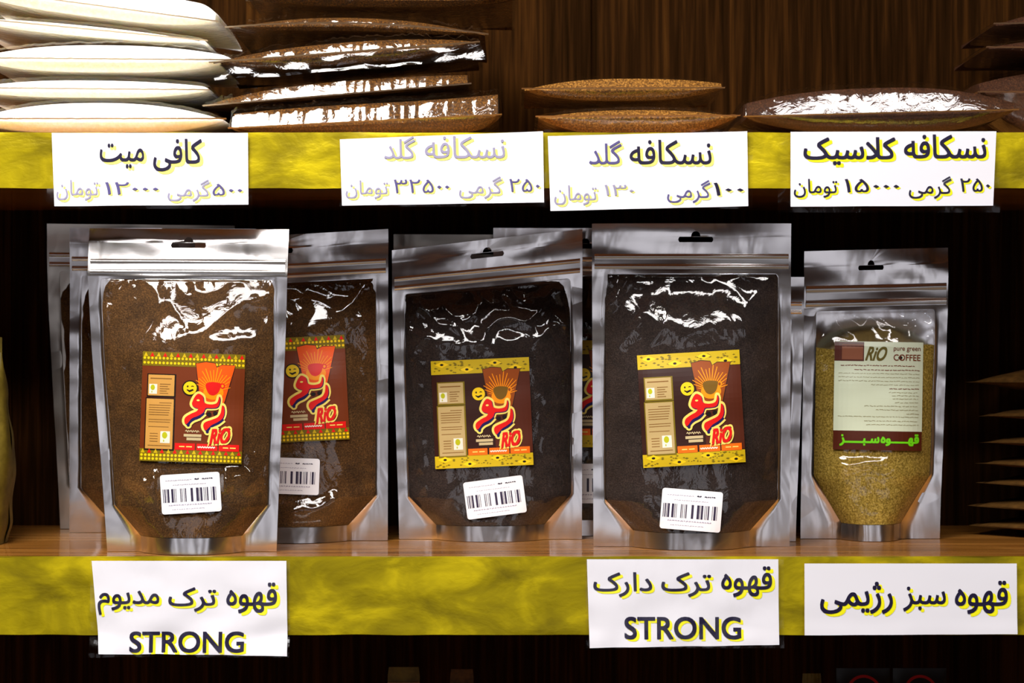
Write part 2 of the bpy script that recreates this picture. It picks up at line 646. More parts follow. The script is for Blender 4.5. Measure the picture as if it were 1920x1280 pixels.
# ------------------------------------------------------------------ price signs
def sign(label, corners, words, sleeve=None, ink='ink', shade='shadow_yellow', edge_py=(250, 353), curl=0.0, rumple=0.0, seed=0, lat=()):
    """corners: top-left, top-right, bottom-right, bottom-left in photo pixels; words: (text, x0, y0, x1, y1, bold)."""
    (ax, ay), (bx, by), (cx, cy), (dx, dy) = corners
    mx, my = (ax + bx) / 2, max(ay, by)
    base = at(mx, max(cy, dy), 0)
    base.y = -0.003
    r = empty('price_sign', base, label, 'sign', 'paper signs on the shelf edges')

    def surf(px, py, lift):
        free = smooth(edge_py[1] - 8, edge_py[1] + 60, py)
        t = clamp((py - ay) / (max(cy, dy) - ay))
        yy = -0.0004 - lift - curl * free * free * 0.02
        if rumple:
            yy -= rumple * (0.5 + 0.5 * nz(px * 0.011 + seed, py * 0.02, seed)) * (0.25 + t)
            yy -= rumple * 1.4 * smooth(0.75, 1.0, t) * (0.5 + 0.5 * nz(px * 0.02, seed * 3.1, 1.0))
        q = at(px, py, 0)
        return (q.x - base.x, yy, q.z - base.z)

    m = MB()

    def page(u, v):
        top = (lerp(ax, bx, u), lerp(ay, by, u))
        bot = (lerp(dx, cx, u), lerp(dy, cy, u) + (2.0 * nz(u * 4, seed) if rumple else 0.6 * nz(u * 4, seed)))
        return surf(lerp(bot[0], top[0], v), lerp(bot[1], top[1], v), 0)
    m.grid(page, 60, 30)
    m.build('paper', M['paper'], r)
    a1, a2 = Art(lambda x, y, l: surf(x, y, l)), Art(lambda x, y, l: surf(x, y, l))
    for wd in words:
        t, x0, y0, x1, y1, bold = wd[:6]
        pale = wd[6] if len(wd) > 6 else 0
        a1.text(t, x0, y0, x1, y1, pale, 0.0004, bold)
        off = 0.09 * (y1 - y0) + 0.8
        a2.text(t, x0 + off, y0 + off * 0.85, x1 + off, y1 + off * 0.85, 0, 0.0001, bold + 0.01)
    a2.build('letter_shadow', M[shade], r)['label'] = 'yellow drop shadow of the print'
    a1.build('lettering', [M[ink], M['ink_glare'], M['ink_glare_pale']], r)
    if sleeve:
        x0, y0, x1, y1 = sleeve
        m = MB()
        m.grid(lambda u, v: tuple(Vector(surf(lerp(x0, x1, u), lerp(y1, y0, v), 0.0009)) - Vector((0, 0.0007 * nz(u * 9 + seed, v * 5), 0))), 50, 24)
        m.build('plastic_sleeve', M['sleeve'], r)
    return r


B = 0.012
sign('white price sign reading "500 gram 12000" below the white powder bags', [(99, 250), (466, 250), (467, 384), (104, 387)],
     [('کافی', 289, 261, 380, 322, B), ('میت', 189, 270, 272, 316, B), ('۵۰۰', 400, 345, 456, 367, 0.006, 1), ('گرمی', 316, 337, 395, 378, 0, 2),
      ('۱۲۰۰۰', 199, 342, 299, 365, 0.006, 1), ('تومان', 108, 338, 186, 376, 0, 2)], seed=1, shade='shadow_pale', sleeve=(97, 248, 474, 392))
sign('white price sign with the palest heading, glare painted in, below the brown bag stack', [(638, 262), (1018, 247), (1020, 380), (642, 386)],
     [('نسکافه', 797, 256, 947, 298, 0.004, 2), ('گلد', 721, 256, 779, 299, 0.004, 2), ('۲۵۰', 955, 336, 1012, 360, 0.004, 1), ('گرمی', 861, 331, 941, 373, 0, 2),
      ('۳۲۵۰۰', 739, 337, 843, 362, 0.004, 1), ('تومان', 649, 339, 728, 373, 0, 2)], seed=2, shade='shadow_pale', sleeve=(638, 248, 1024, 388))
sign('white price sign below the two small stacked bags of golden granules', [(1027, 256), (1400, 247), (1402, 387), (1032, 396)],
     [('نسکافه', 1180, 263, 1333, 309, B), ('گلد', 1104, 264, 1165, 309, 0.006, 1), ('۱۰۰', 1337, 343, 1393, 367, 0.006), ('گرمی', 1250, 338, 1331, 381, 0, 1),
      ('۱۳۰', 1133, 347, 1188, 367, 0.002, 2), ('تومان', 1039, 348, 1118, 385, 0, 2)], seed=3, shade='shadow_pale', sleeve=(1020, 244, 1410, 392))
sign('white price sign with the boldest print in a clear sleeve at the right', [(1481, 248), (1866, 247), (1860, 386), (1481, 388)],
     [('نسکافه', 1693, 253, 1847, 298, 0.022), ('کلاسیک', 1505, 258, 1677, 310, 0.022), ('۲۵۰', 1798, 335, 1854, 360, 0.01), ('گرمی', 1702, 331, 1782, 373, 0.004),
      ('۱۵۰۰۰', 1582, 336, 1684, 361, 0.01), ('تومان', 1487, 336, 1568, 371, 0.004)], seed=4, sleeve=(1457, 246, 1872, 399))
EL = (1047, 1190)
sign('white sign with STRONG at its crumpled foot, on the lower edge at left', [(174, 1050), (538, 1050), (541, 1226), (190, 1222)],
     [('قهوه', 426, 1090, 521, 1147, 0.016), ('ترک', 318, 1099, 407, 1144, 0.016), ('مدیوم', 186, 1105, 301, 1150, 0.016), ('STRONG', 246, 1181, 460, 1220, 0.03)],
     seed=5, edge_py=EL, rumple=0.0035, sleeve=(172, 1049, 545, 1228))
sign('white sign with STRONG and a straight foot, on the lower edge under the darkest pouches', [(1100, 1047), (1458, 1047), (1459, 1206), (1105, 1212)],
     [('قهوه', 1351, 1060, 1446, 1117, 0.016), ('ترک', 1239, 1071, 1332, 1117, 0.016), ('دارک', 1112, 1071, 1222, 1117, 0.016), ('STRONG', 1170, 1154, 1388, 1196, 0.03)],
     seed=6, edge_py=EL, rumple=0.002, sleeve=(1098, 1047, 1468, 1212))
sign('plain wide white sign with one line of print under the green pouch', [(1507, 1055), (1904, 1055), (1905, 1187), (1507, 1189)],
     [('قهوه', 1788, 1087, 1887, 1149, 0.016), ('سبز', 1691, 1098, 1771, 1144, 0.016), ('رژیمی', 1536, 1089, 1672, 1149, 0.016)],
     seed=7, edge_py=EL, rumple=0.0006)


# ------------------------------------------------------------------ pouches
def c2(p):
    """Sticker print coordinates (192 x 210) measured off the tilted sticker."""
    x, y = p[0] - 80, p[1] - 140
    a = radians(3.3)
    return ((x * cos(a) - y * sin(a)) / 5.122, (x * sin(a) + y * cos(a)) / 5.122)


def c2s(pts):
    return [c2(p) for p in pts]


def coffee_sticker(fn, parent, red):
    """Square brand sticker, 192 x 210 print units."""
    W, H = 192.0, 210.0
    names = ['maroon', 'deep', 'brown', 'gold', 'olive', 'yellow', 'tan', 'buff', 'line', 'white', 'leaf', 'orange', 'red', 'fire', 'rust', 'umber',
             'cream', 'navy', 'outline', 'black', 'banner']
    mats = [P[n] for n in names]
    ix = {n: i for i, n in enumerate(names)}
    base = Art(fn)
    base.rect(0, 0, W, H, ix['maroon' if red else 'deep'], 0.0, 16, 16)
    base.rect(120, 28, W, H - 26, ix['brown'], 0.00006, 8, 12) if not red else None
    rnd = random.Random(3)
    for (y0, y1) in ((0, 27), (H - 24, H)):
        if red:
            base.rect(0, y0, W, y1, ix['olive'], 0.0001, 16, 2)
            rows = (12, 21) if y0 == 0 else (H - 5, H - 12)
            for yy in rows:
                for i in range(27):
                    base.disc(4 + i * 7.1, yy, 2.5, 2.6, ix['yellow'], 0.00016, 8)
            yb = 5 if y0 == 0 else H - 20
            for i in range(16):
                x = 6 + i * 12
                base.poly([(x - 4, yb + 4), (x, yb - 4), (x + 4, yb + 4)], ix['red' if i % 2 else 'gold'], 0.00016)
        else:
            base.rect(0, y0, W, y1, ix['gold'], 0.0001, 16, 2)
            for i in range(60):
                x, y = rnd.uniform(4, W - 4), rnd.uniform(y0 + 3, y1 - 3)
                s = rnd.uniform(1, 2.6)
                base.poly([(x - s * 1.6, y), (x, y - s * 0.8), (x + s * 1.6, y), (x, y + s * 0.8)], ix['olive'], 0.00014)
            for i in range(4):
                x, y = 22 + i * 49 + rnd.uniform(-6, 6), lerp(y0, y1, 0.3 + 0.4 * (i % 2))
                base.poly([(x - 14, y), (x, y - 6), (x + 14, y), (x, y + 6)], ix['yellow'], 0.00018)
                base.disc(x, y, 3.5, 2.2, ix['black'], 0.00022, 8)
    st = base.build('sticker', mats, parent)
    # the two printed information panels
    a = Art(fn)
    face = ix['tan' if red else 'buff']
    for (x0, y0, x1, y1) in ((12, 44, 61, 84), (10, 90, 61, 186)):
        a.rect(x0 - 2, y0 - 2, x1 + 3, y1 + 3, ix['black' if red else 'olive'], 0.00014, 4, 4)
        a.rect(x0, y0, x1, y1, face, 0.0002, 4, 4)
    for (x, y, wd) in ((14, 62, 15), (38, 152, 18)):
        a.rect(x, y, x + wd, y + wd * 1.25, ix['white'], 0.00026)
        a.disc(x + wd * 0.45, y + wd * 0.42, wd * 0.28, wd * 0.36, ix['leaf'], 0.00032, 10)
        a.rect(x + wd * 0.3, y + wd * 0.9, x + wd * 0.42, y + wd * 1.1, ix['leaf'], 0.00032)
    for i in range(1):
        a.rect(16, 50, 56, 52, ix['line'], 0.00026)
    for i in range(5):
        a.rect(34, 61 + i * 4.4, 34 + 20 - (i * 5) % 8, 62.4 + i * 4.4, ix['line'], 0.00026)
    for i in range(11):
        if i in (6, 9):
            continue
        y = 97 + i * 4.6
        x0 = 34 if i == 0 else 15
        a.rect(x0, y, 57 - (i * 7) % 6, y + 1.3, ix['line'], 0.00026)
    for i in range(4):
        a.rect(18, 156 + i * 5, 33, 157.4 + i * 5, ix['line'], 0.00026)
    a.rect(15, 179, 57, 180.4, ix['line'], 0.00026)
    a.build('info_panel', mats, st)
    # wedge of rays, cup and smiling disc
    a = Art(fn)
    wedge = c2s([(600, 215), (690, 190), (780, 195), (800, 235), (850, 205), (975, 200), (905, 560), (880, 640), (670, 560)])
    a.poly(fatten(wedge, 1.3), ix['black'], 0.00026)
    a.poly(wedge, ix['orange' if red else 'rust'], 0.0003)
    c = c2((790, 470))
    for i in range(17):
        an = radians(-168 + i * 9.6)
        r0, r1 = 12, 36 + 12 * abs(sin(i * 2.3))
        r1 *= 0.62 + 0.38 * abs(sin(an))
        wd = 0.055
        a.poly([(c[0] + r0 * cos(an - 0.09), c[1] + r0 * sin(an - 0.09)), (c[0] + r1 * cos(an - wd * 0.3), c[1] + r1 * sin(an - wd * 0.3)),
                (c[0] + r1 * cos(an + wd * 0.3), c[1] + r1 * sin(an + wd * 0.3)), (c[0] + r0 * cos(an + 0.09), c[1] + r0 * sin(an + 0.09))], ix['fire'], 0.00035)
    a.disc(c[0], c[1] + 2, 19, 14, ix['fire'], 0.00035, 24)
    cup = spline(c2s([(710, 410), (760, 380), (850, 385), (855, 420), (835, 480), (790, 510), (740, 490)]), 4)
    a.poly(cup, ix['red' if red else 'umber'], 0.0004)
    h = c2((872, 410))
    a.disc(h[0], h[1], 4.6, 5.4, ix['red' if red else 'fire'], 0.00038, 14)
    a.disc(h[0], h[1], 2.4, 3.0, ix['fire' if red else 'rust'], 0.00042, 12)
    e = c2((563, 458))
    if red:
        a.disc(e[0], e[1], 15, 15, ix['black'], 0.00026, 24)
    a.disc(e[0], e[1], 12.6, 12.6, ix['yellow'], 0.0003, 24)
    a.disc(e[0] - 4.5, e[1] - 3, 1.7, 2.0, ix['black'], 0.00036, 8)
    a.stroke([(e[0] + 2, e[1] - 3), (e[0] + 4.5, e[1] - 4), (e[0] + 7, e[1] - 3)], [1.5, 1.8, 1.5], ix['black'], 0.00036)
    a.stroke([(e[0] - 6, e[1] + 3), (e[0] - 1, e[1] + 6), (e[0] + 6.5, e[1] + 3)], [1.6, 4.0, 3.2], ix['black'], 0.00036)
    a.build('emblem', mats, st)
    # the brand word in Persian and Latin
    a = Art(fn)
    yo = spline(c2s([(655, 505), (695, 530), (712, 585), (765, 600), (822, 588), (842, 560), (850, 515), (862, 545), (855, 600), (832, 626), (780, 636), (732, 642),
                     (712, 685), (665, 722), (610, 752), (578, 795), (556, 815), (538, 785), (548, 745), (600, 705), (645, 680), (658, 652), (620, 640), (596, 612),
                     (606, 565), (628, 522)]), 4)
    re = spline(c2s([(886, 598), (906, 618), (914, 680), (898, 730), (855, 768), (805, 800), (770, 840), (748, 858), (724, 822), (736, 780), (800, 748), (852, 720),
                     (876, 680), (882, 640)]), 4)
    t1 = c2s([(722, 690), (680, 735), (625, 764), (592, 795), (580, 824)])
    t2 = c2s([(912, 735), (865, 780), (808, 812), (780, 842), (768, 872)])
    for q, li in ((yo, 0.00046), (re, 0.00047)):
        a.rim(q, 9.0, ix['outline'], li)
    for t, li in ((t1, 0.00048), (t2, 0.00049)):
        a.stroke(spline(t, 4, False), [12.0] * 17, ix['outline'], li)
        a.disc(t[-1][0], t[-1][1], 6.5, 6.5, ix['outline'], li, 14)
        a.stroke(spline(t, 4, False), [4.2] * 17, ix['navy'], li + 0.00004)
        a.disc(t[-1][0], t[-1][1], 2.9, 2.9, ix['navy'], li + 0.00005, 12)
    for q in (yo, re):
        a.poly([(x + 0.9, y + 1.1) for x, y in fatten(q, 0.5)], ix['navy'], 0.00055)
        a.poly(q, ix['red'], 0.0006)
    ho = c2((652, 570))
    a.disc(ho[0], ho[1], 3.0, 1.8, ix['outline'], 0.00066, 12)
    for p in ((768, 695), (828, 682)):
        q = c2(p)
        a.disc(q[0], q[1], 4.6, 3.8, ix['black'], 0.00066, 10)
    o0, o1 = c2((800, 830)), c2((995, 970))
    a.text('RiO', o0[0] - 3.2, o0[1] - 3.2, o1[0] + 3.2, o1[1] + 3.2, ix['outline'], 0.00058, 0.13, 0.25, -0.1)
    a.text('RiO', o0[0], o0[1], o1[0], o1[1], ix['red'], 0.0008, 0.05, 0.25, -0.1)
    for i, (x0, x1, y) in enumerate(((556, 690, 885), (545, 715, 925), (575, 715, 958))):
        q0, q1 = c2((x0, y)), c2((x1, y))
        if i == 0:
            for j in range(6):
                xx = lerp(q0[0], q1[0], j / 6)
                a.stroke([(xx, q0[1] + (j % 2) * 2), (xx + 2, q0[1] - 2), (xx + 4.5, q0[1] + 1)], [1.6, 2.4, 1.6], ix['cream'], 0.0003)
        else:
            a.rect(q0[0], q0[1] - 2.6, q1[0], q0[1] + 2.6, ix['cream'], 0.0003, 3, 1)
    a.build('lettering', mats, st)
    a = Art(fn)
    bc = ix['red' if red else 'banner']
    for (x0, x1) in ((470, 662), (680, 880), (893, 1088)):
        q0, q1 = c2((x0, 1052)), c2((x1, 1052 - (x1 - x0) * 0.03))
        y = 180
        a.rect(q0[0], y - 6.5, q1[0], y + 6.5, bc, 0.0003, 4, 1)
    q0 = c2((690, 1052))
    pts = [(q0[0] + i * 2.3, 180 + (0.9 if i % 2 else -0.9)) for i in range(15)]
    a.stroke(pts, [2.6] * 15, ix['white'], 0.00036)
    for x0 in (66 + 8, 66 + 90):
        a.rect(x0, 179, x0 + 10, 181, ix['outline'], 0.00036)
        a.rect(x0 + 13, 179, x0 + 24, 181, ix['outline'], 0.00036)
    a.build('banner', mats, st)
    return st


def green_sticker(fn, parent):
    """Pale green paper sticker with a brown foot band, 168 x 205 print units."""
    names = ['mint', 'cocoa', 'lime', 'moss', 'dash', 'clay', 'black', 'maroon']
    mats = [P[n] for n in names]
    base = Art(fn)
    base.rect(0, 0, 168, 168, 0, 0, 14, 14)
    base.rect(0, 168, 168, 204, 1, 0, 14, 4)
    base.rect(0, 1, 56, 37, 1, 0.0001, 5, 4)
    base.rect(14, 6, 54, 34, 5, 0.00014, 5, 4)
    st = base.build('sticker', mats, parent)
    a = Art(fn)
    a.text('RiO', 62, 9, 99, 36, 3, 0.0002, 0.035, 0.3)
    a.text('pure green', 112, 10, 163, 19, 7, 0.0002, 0.01)
    a.text('COFFEE', 112, 23, 163, 35, 7, 0.0002, 0.02)
    a.disc(125, 29.5, 4, 3.2, 6, 0.00028, 12)
    rnd = random.Random(5)
    rows = [(45, 12, 155, 1.6), (53, 38, 162, 1.5), (60, 8, 162, 1), (67, 8, 162, 1), (74, 8, 162, 1), (81, 70, 162, 1), (88, 105, 162, 1.5), (95, 104, 158, 1), (101, 110, 162, 1),
            (107, 112, 160, 1), (114, 116, 160, 1), (121, 58, 162, 1), (128, 80, 160, 1), (135, 138, 162, 1.2), (141, 8, 162, 1), (149, 58, 160, 1), (156, 62, 162, 1)]
    for y, x0, x1, hh in rows:
        x = x0
        while x < x1 - 2:
            wd = min(rnd.uniform(3, 9), x1 - x)
            n = 3
            pts = [(x + wd * i / n, y + rnd.uniform(-0.7, 0.7)) for i in range(n + 1)]
            a.stroke(pts, [hh * 0.9] * (n + 1), 7 if hh > 1.3 else 4, 0.0002)
            x += wd + rnd.uniform(0.8, 2)
    a.text('قهـــــوه', 90, 173, 163, 196, 2, 0.0002, 0.05)
    a.text('سـبـــــز', 12, 175, 88, 197, 2, 0.0002, 0.05)
    a.build('lettering', mats, st)
    return st


def barcode(fn, parent):
    """White till label, 114 x 76 print units."""
    base = Art(fn)
    r = 5.0
    ys = [r * (1 - cos(i * pi / 10)) for i in range(6)] + [r + (76 - 2 * r) * i / 8 for i in range(1, 8)] + [76 - r * (1 - cos(i * pi / 10)) for i in range(5, -1, -1)]

    def row(u, v):
        y = ys[int(round(v * (len(ys) - 1)))]
        d = max(0.0, r - y, y - 76 + r)
        e = r - sqrt(max(0.0, r * r - d * d))
        return fn(lerp(e, 114 - e, u), y, 0)
    base.mb.grid(row, 12, len(ys) - 1, flip=True)
    lb = base.build('barcode_label', M['label_white'], parent)
    a = Art(fn)
    rnd = random.Random(11)
    bars = [(4, 1.4), (7, 2.2), (10.5, 1), (12.5, 3.6), (20, 4.2), (25.5, 1.2), (28.5, 1), (37, 1.6), (40, 1.2), (44, 1), (46.5, 2.0), (57, 4.4), (67.5, 4.6), (73, 1), (75.3, 3.8),
            (82, 1), (85, 1.2), (88, 2.4), (96, 1), (99, 4.0), (104.5, 1)]
    for x, wd in bars:
        a.rect(x, 28, x + wd, 54, 0, 0.0001)
    a.build('barcode', [M['bar_ink'], M['bar_pale']], lb)
    a = Art(fn)
    for y, x0, x1, hh, m in ((12, 10, 62, 1.8, 1), (12, 66, 74, 4.0, 0), (12, 80, 100, 3.2, 0), (21, 24, 88, 1.6, 1), (60, 14, 96, 3.0, 1), (68, 20, 82, 1.8, 1)):
        x = x0
        while x < x1 - 1.5:
            wd = min(rnd.uniform(2, 5), x1 - x)
            a.stroke([(x, y + rnd.uniform(-0.8, 0.8)), (x + wd * 0.5, y - hh * 0.3), (x + wd, y + rnd.uniform(-0.6, 0.6))], [hh * 0.6] * 3, m, 0.0001)
            x += wd + rnd.uniform(0.8, 1.8)
    a.build('lettering', [M['ink'], M['bar_pale']], lb)
    return lb


def pouch(label, Y, bl, br, tl, tr, ytl, ytr, contents, sticker=None, till=None, hb=0.912, zb=0.855, wt=0.845, wb=0.05, ch=0.145,
          sl=0.062, chw=0.14, bulge=0.022, crump=1.0, seed=0, fill=None, foilm='foil', group='foil coffee pouches standing on the shelf', hole=None, kind='red', lean=0.0,
          plane=False, tip=0.0, folds=(), cat='coffee pouch'):
    k = kk(Y)
    by = 640 + 405 * D / (D + Y)
    cx = (bl + br) / 2
    loc = Vector(((cx - 960) * k, Y, SHELF_Z + 0.0004))
    r = empty('coffee_pouch', loc, label, cat, group)
    xlb, xrb, xlt, xrt = ((q - cx) * k for q in (bl, br, tl, tr))
    ztl, ztr = (by - ytl) * k, (by - ytr) * k

    def XL(v):
        return lerp(xlb, xlt, smooth(-0.25, 1.0, v) * 1.0 if v < 1 else 1)

    def XR(v):
        return lerp(xrb, xrt, smooth(-0.25, 1.0, v) if v < 1 else 1)

    def T(v):
        if plane and 0.6 < v < wt:
            return lerp(1.0, 0.08, (v - 0.63) / (wt - 0.63)) if v > 0.66 else lerp(1.0, lerp(1.0, 0.08, 0.03 / (wt - 0.63)), ((v - 0.6) / 0.06) ** 2)
        if plane and v <= 0.6:
            return curve([(0, 1.12), (0.05, 1.08), (0.22, 1.0), (1, 1.0)], v)
        return curve([(0, 1.12), (0.05, 1.08), (0.22, 1.0), (0.45, 1.0), (0.66, 0.72), (wt - 0.01, 0.10), (hb, 0.02), (1, 0.0)], v)

    def Su(u, v):
        q = sl * 0.9 + (chw * clamp((ch - v) / (ch - wb)) if v < ch else 0.0)
        a = abs(2 * u - 1) / (1 - 2 * q)
        return max(0.0, 1 - a ** 2.8) if a < 1 else 0.0

    def ysm(u, v):
        kse = 1.0
        if v < ch:
            kse = 1.0
        y = -bulge * T(v) * Su(u, v) * kse
        y += lean * v
        y += 0.0012 * nz(u * 2.2 + seed * 7, v * 4.5, seed) * (1 if v > 0.03 else v / 0.03)
        if v > zb:
            y += tip * (v - zb) / (1 - zb)
            y += 0.004 * smooth(hb, 1.0, v) * nz(u * 2.6, v * 6, seed + 20) - (0.0 if tip else 0.003) * smooth(zb, 1, v) * (1 - abs(2 * u - 1))
        y += 0.0012 * nz(u * 30 if False else u * 3, v * 12, seed + 3) * smooth(0.1, 0.2, v)
        return y

    keep = []
    for spec in (sticker, till):
        if spec:
            keep.append(spec)

    def uv_of(x, z):
        v = z / lerp(ztl, ztr, 0.5)
        for _ in range(3):
            u = (x - XL(v)) / (XR(v) - XL(v))
            v = z / lerp(ztl, ztr, clamp(u))
        return u, v

    def pos(u, v, y):
        return (lerp(XL(v), XR(v), u), y, v * lerp(ztl, ztr, u))

    def spot(px, py):
        """local x, z, surface y of the place on the front that the photo shows at px, py"""
        y = -bulge * 0.8
        for _ in range(4):
            q = at(px, py, Y + y)
            x, z = q.x - loc.x, q.z - loc.z
            u, v = uv_of(x, z)
            y = ysm(u, v)
        return x, z, u, v, y

    masks = []
    for (mx, my, mw, mh, rot) in keep:
        x, z, u, v, y = spot(mx, my)
        masks.append((u, v, mw * 0.62 / abs(tr - tl), mh * 0.60 / (by - ytl)))

    def crumple(u, v):
        ex = 0.0
        qx, _, qz = pos(u, v, 0)
        for (u0, v0, u1, v1, wd, slope) in folds:
            p0, p1 = pos(u0, v0, 0), pos(u1, v1, 0)
            dx, dz = p1[0] - p0[0], p1[2] - p0[2]
            L = sqrt(dx * dx + dz * dz)
            t = ((qx - p0[0]) * dx + (qz - p0[2]) * dz) / (L * L)
            n_ = (-(qx - p0[0]) * dz + (qz - p0[2]) * dx) / L
            n_ += 0.004 * nz(qx * 60, qz * 60, seed + 30) + 0.25 * wd * (1 - 4 * (t - 0.5) ** 2) * fold_sag
            if -0.1 < t < 1.1:
                e = smooth(-0.1, 0.15, t) * (1 - smooth(0.85, 1.1, t))
                pr = max(0.0, 1 - n_ / wd) if n_ >= 0 else smooth(-1.6 * wd, 0, n_)
                ex = max(ex, slope * wd * pr * e * (1 + 0.25 * nz(qx * 120, qz * 120, seed + 31)))
        top = smooth(0.52, 0.72, v) * (1 - smooth(wt - 0.012, wt, v))
        low = 0.22 * smooth(wb, wb + 0.05, v)
        edge = 0.35 * smooth(0.55, 0.85, abs(2 * u - 1))
        edge *= 1 - smooth(1 - 2.6 * sl, 1 - 2.0 * sl, abs(2 * u - 1))
        ins = 1 - smooth(1 - 2.8 * sl, 1 - 2.0 * sl, abs(2 * u - 1))
        amp = (max(top, low) * ins + edge * (1 - smooth(wt - 0.05, wt, v)) * smooth(wb, wb + 0.06, v))
        for (mu, mv, du, dv) in masks:
            dd = max(abs(u - mu) / du, abs(v - mv) / dv)
            amp *= smooth(0.82, 1.08, dd)
            ex *= smooth(0.82, 1.08, dd)
        a = u * 5.2 + v * 2.2
        wv = 0.62 * max(0, ridge(a * 0.8 + seed * 3.3, v * 7 - u * 3, seed) - 0.2) + 0.2 * max(0, ridge(u * 8 + seed, v * 12 + u * 5, seed + 9) - 0.2) + 0.03 * (nz(u * 24, v * 34, seed) + 0.6)
        return ex + amp * wv * 0.0062 * crump

    fold_sag = 1.0
    # rows: heights where something changes, then evenly filled
    if hole is None:
        hole = (0.5, 0.948)
    hu, hv = hole
    WW = abs(tr - tl)
    s0, s1, s2 = hv - 9 / 600, hv + 1 / 600, hv + 11 / 600
    marks = [0, wb * 0.5, wb]
    marks += [lerp(wb, wt, i / 74) for i in range(1, 74)] + [wt - 0.012, wt - 0.008, wt - 0.004, wt - 0.0015]
    marks += [ch, wt]
    marks += [lerp(wt, zb, 0.5), zb, lerp(zb, hb, 0.25), lerp(zb, hb, 0.5), lerp(zb, hb, 0.75), hb, lerp(hb, s0, 0.33), lerp(hb, s0, 0.66)]
    marks += [s0, lerp(s0, s1, 0.15), lerp(s0, s1, 0.5), lerp(s0, s1, 0.85), s1, s1 + 0.0004, lerp(s1, s2, 0.5), lerp(s1, s2, 0.8), s2, lerp(s2, 1, 0.5), 1.0]
    rows = sorted(set(round(m_, 5) for m_ in marks))

    def gap(v):
        if v <= wb:
            return sl + chw, 1 - sl - chw
        if v < ch:
            t = (ch - v) / (ch - wb)
            return sl + chw * t, 1 - sl - chw * t
        if v <= wt:
            q = 0.014
            if v > wt - q:
                t = (v - (wt - q)) / q
                d = 0.02 * (1 - sqrt(max(0, 1 - t * t)))
                return sl + d, 1 - sl - d
            return sl, 1 - sl
        hw, bw = 33 / 372, 9 / 372
        if v < s0:
            t = (v - wt) / (s0 - wt)
            return lerp(sl + 0.02, hu - hw * 0.92, t), lerp(1 - sl - 0.02, hu + hw * 0.92, t)
        if v <= s1 + 0.0001:
            t = (v - s0) / (s1 - s0)
            e = hw * (0.92 + 0.08 * sin(pi * clamp(t)))
            return hu - e, hu + e
        if v <= s2:
            t = (v - s1) / (s2 - s1)
            e = bw * sqrt(max(0.05, 1 - 0.9 * t * t))
            return hu - e, hu + e
        t = (v - s2) / (1 - s2)
        return lerp(hu - bw * 0.3, 0.42, t), lerp(hu + bw * 0.3, 0.58, t)

    NL, NM = 6, 64

    def us(v):
        g0, g1 = gap(v)
        return [lerp(0, g0, i / NL) for i in range(NL)] + [lerp(g0, g1, i / NM) for i in range(NM)] + [lerp(g1, 1, i / NL) for i in range(NL + 1)]

    U = [us(v) for v in rows]
    nc = 2 * NL + NM
    foil_b, film_b = MB(), MB()
    fv = [pos(u, v, ysm(u, v) - 0.0003) for v, row in zip(rows, U) for u in row]
    ff, gf = [], []
    for j in range(len(rows) - 1):
        vm = (rows[j] + rows[j + 1]) / 2
        for i in range(nc):
            a = j * (nc + 1) + i
            q = (a, a + 1, a + nc + 2, a + nc + 1)
            mid = NL <= i < NL + NM
            if mid and wb < vm < wt:
                gf.append((j, i))
            elif mid and s0 < vm < s2 and not (s1 < vm < s1 + 0.0003):
                continue
            else:
                ff.append(q)
    foil_b.add(fv, ff)
    # back panel and the folded gusset underneath
    yb = lambda u, v: bulge * 0.55 * T(v) * Su(u, v) + lean * v + 0.0003 + (ysm(u, v) - lean * v if v > zb else 0)
    bk = [pos(u, v, yb(u, v)) for v, row in zip(rows, U) for u in row]
    bf = []
    for j in range(len(rows) - 1):
        vm = (rows[j] + rows[j + 1]) / 2
        for i in range(nc):
            if NL <= i < NL + NM and s0 < vm < s2 and not (s1 < vm < s1 + 0.0003):
                continue
            a = j * (nc + 1) + i
            bf.append((a, a + nc + 1, a + nc + 2, a + 1))
    foil_b.add(bk, bf)
    foil_b.add(fv[:nc + 1] + bk[:nc + 1], [(i, i + nc + 1, i + nc + 2, i + 1) for i in range(nc)])
    foil_b.build('foil_body', M[foilm], r)
    # window film
    jr = [j for j, v in enumerate(rows) if wb <= v <= wt]
    NF = 120
    vs = []
    fine = []
    for a_, b_ in zip(jr, jr[1:]):
        fine += [rows[a_], (rows[a_] + rows[b_]) / 2]
    fine.append(rows[jr[-1]])
    for v in fine:
        g0, g1 = gap(v)
        for i in range(NF + 1):
            u = lerp(g0, g1, i / NF)
            vs.append(pos(u, v, ysm(u, v) - 0.0003 - crumple(u, v)))
    film_b.add(vs, [(j * (NF + 1) + i, j * (NF + 1) + i + 1, (j + 1) * (NF + 1) + i + 1, (j + 1) * (NF + 1) + i) for j in range(len(fine) - 1) for i in range(NF)])
    film_b.build('clear_window', M['film'], r)
    # contents: a solid cake filling the pouch behind the film
    c = MB()
    top = fill or wt - 0.002

    def cv(u, v):
        vv = lerp(wb + 0.001, top, v)
        if fill:
            vv -= 0.03 * v * (0.5 + 0.5 * nz(u * 4, seed))
        g0, g1 = gap(vv)
        return lerp(g0 + 0.002, g1 - 0.002, u), vv

    def front(u, v):
        uu, vv = cv(u, v)
        return pos(uu, vv, ysm(uu, vv) * 1.0 + 0.0009 + 0.0004 * nz(uu * 30, vv * 40, seed))

    def back(u, v):
        uu, vv = cv(u, v)
        return pos(uu, vv, max(yb(uu, vv) - 0.0012, ysm(uu, vv) + 0.0016))
    c.grid(front, 56, 72)
    c.grid(back, 56, 72, flip=True)
    c.grid(lambda u, v: tuple(Vector(front(u, 1)).lerp(Vector(back(u, 1)), v)), 56, 1)
    c.build('coffee_grounds', M[contents], r)
    # press-to-close strip: three ridges
    zp = MB()

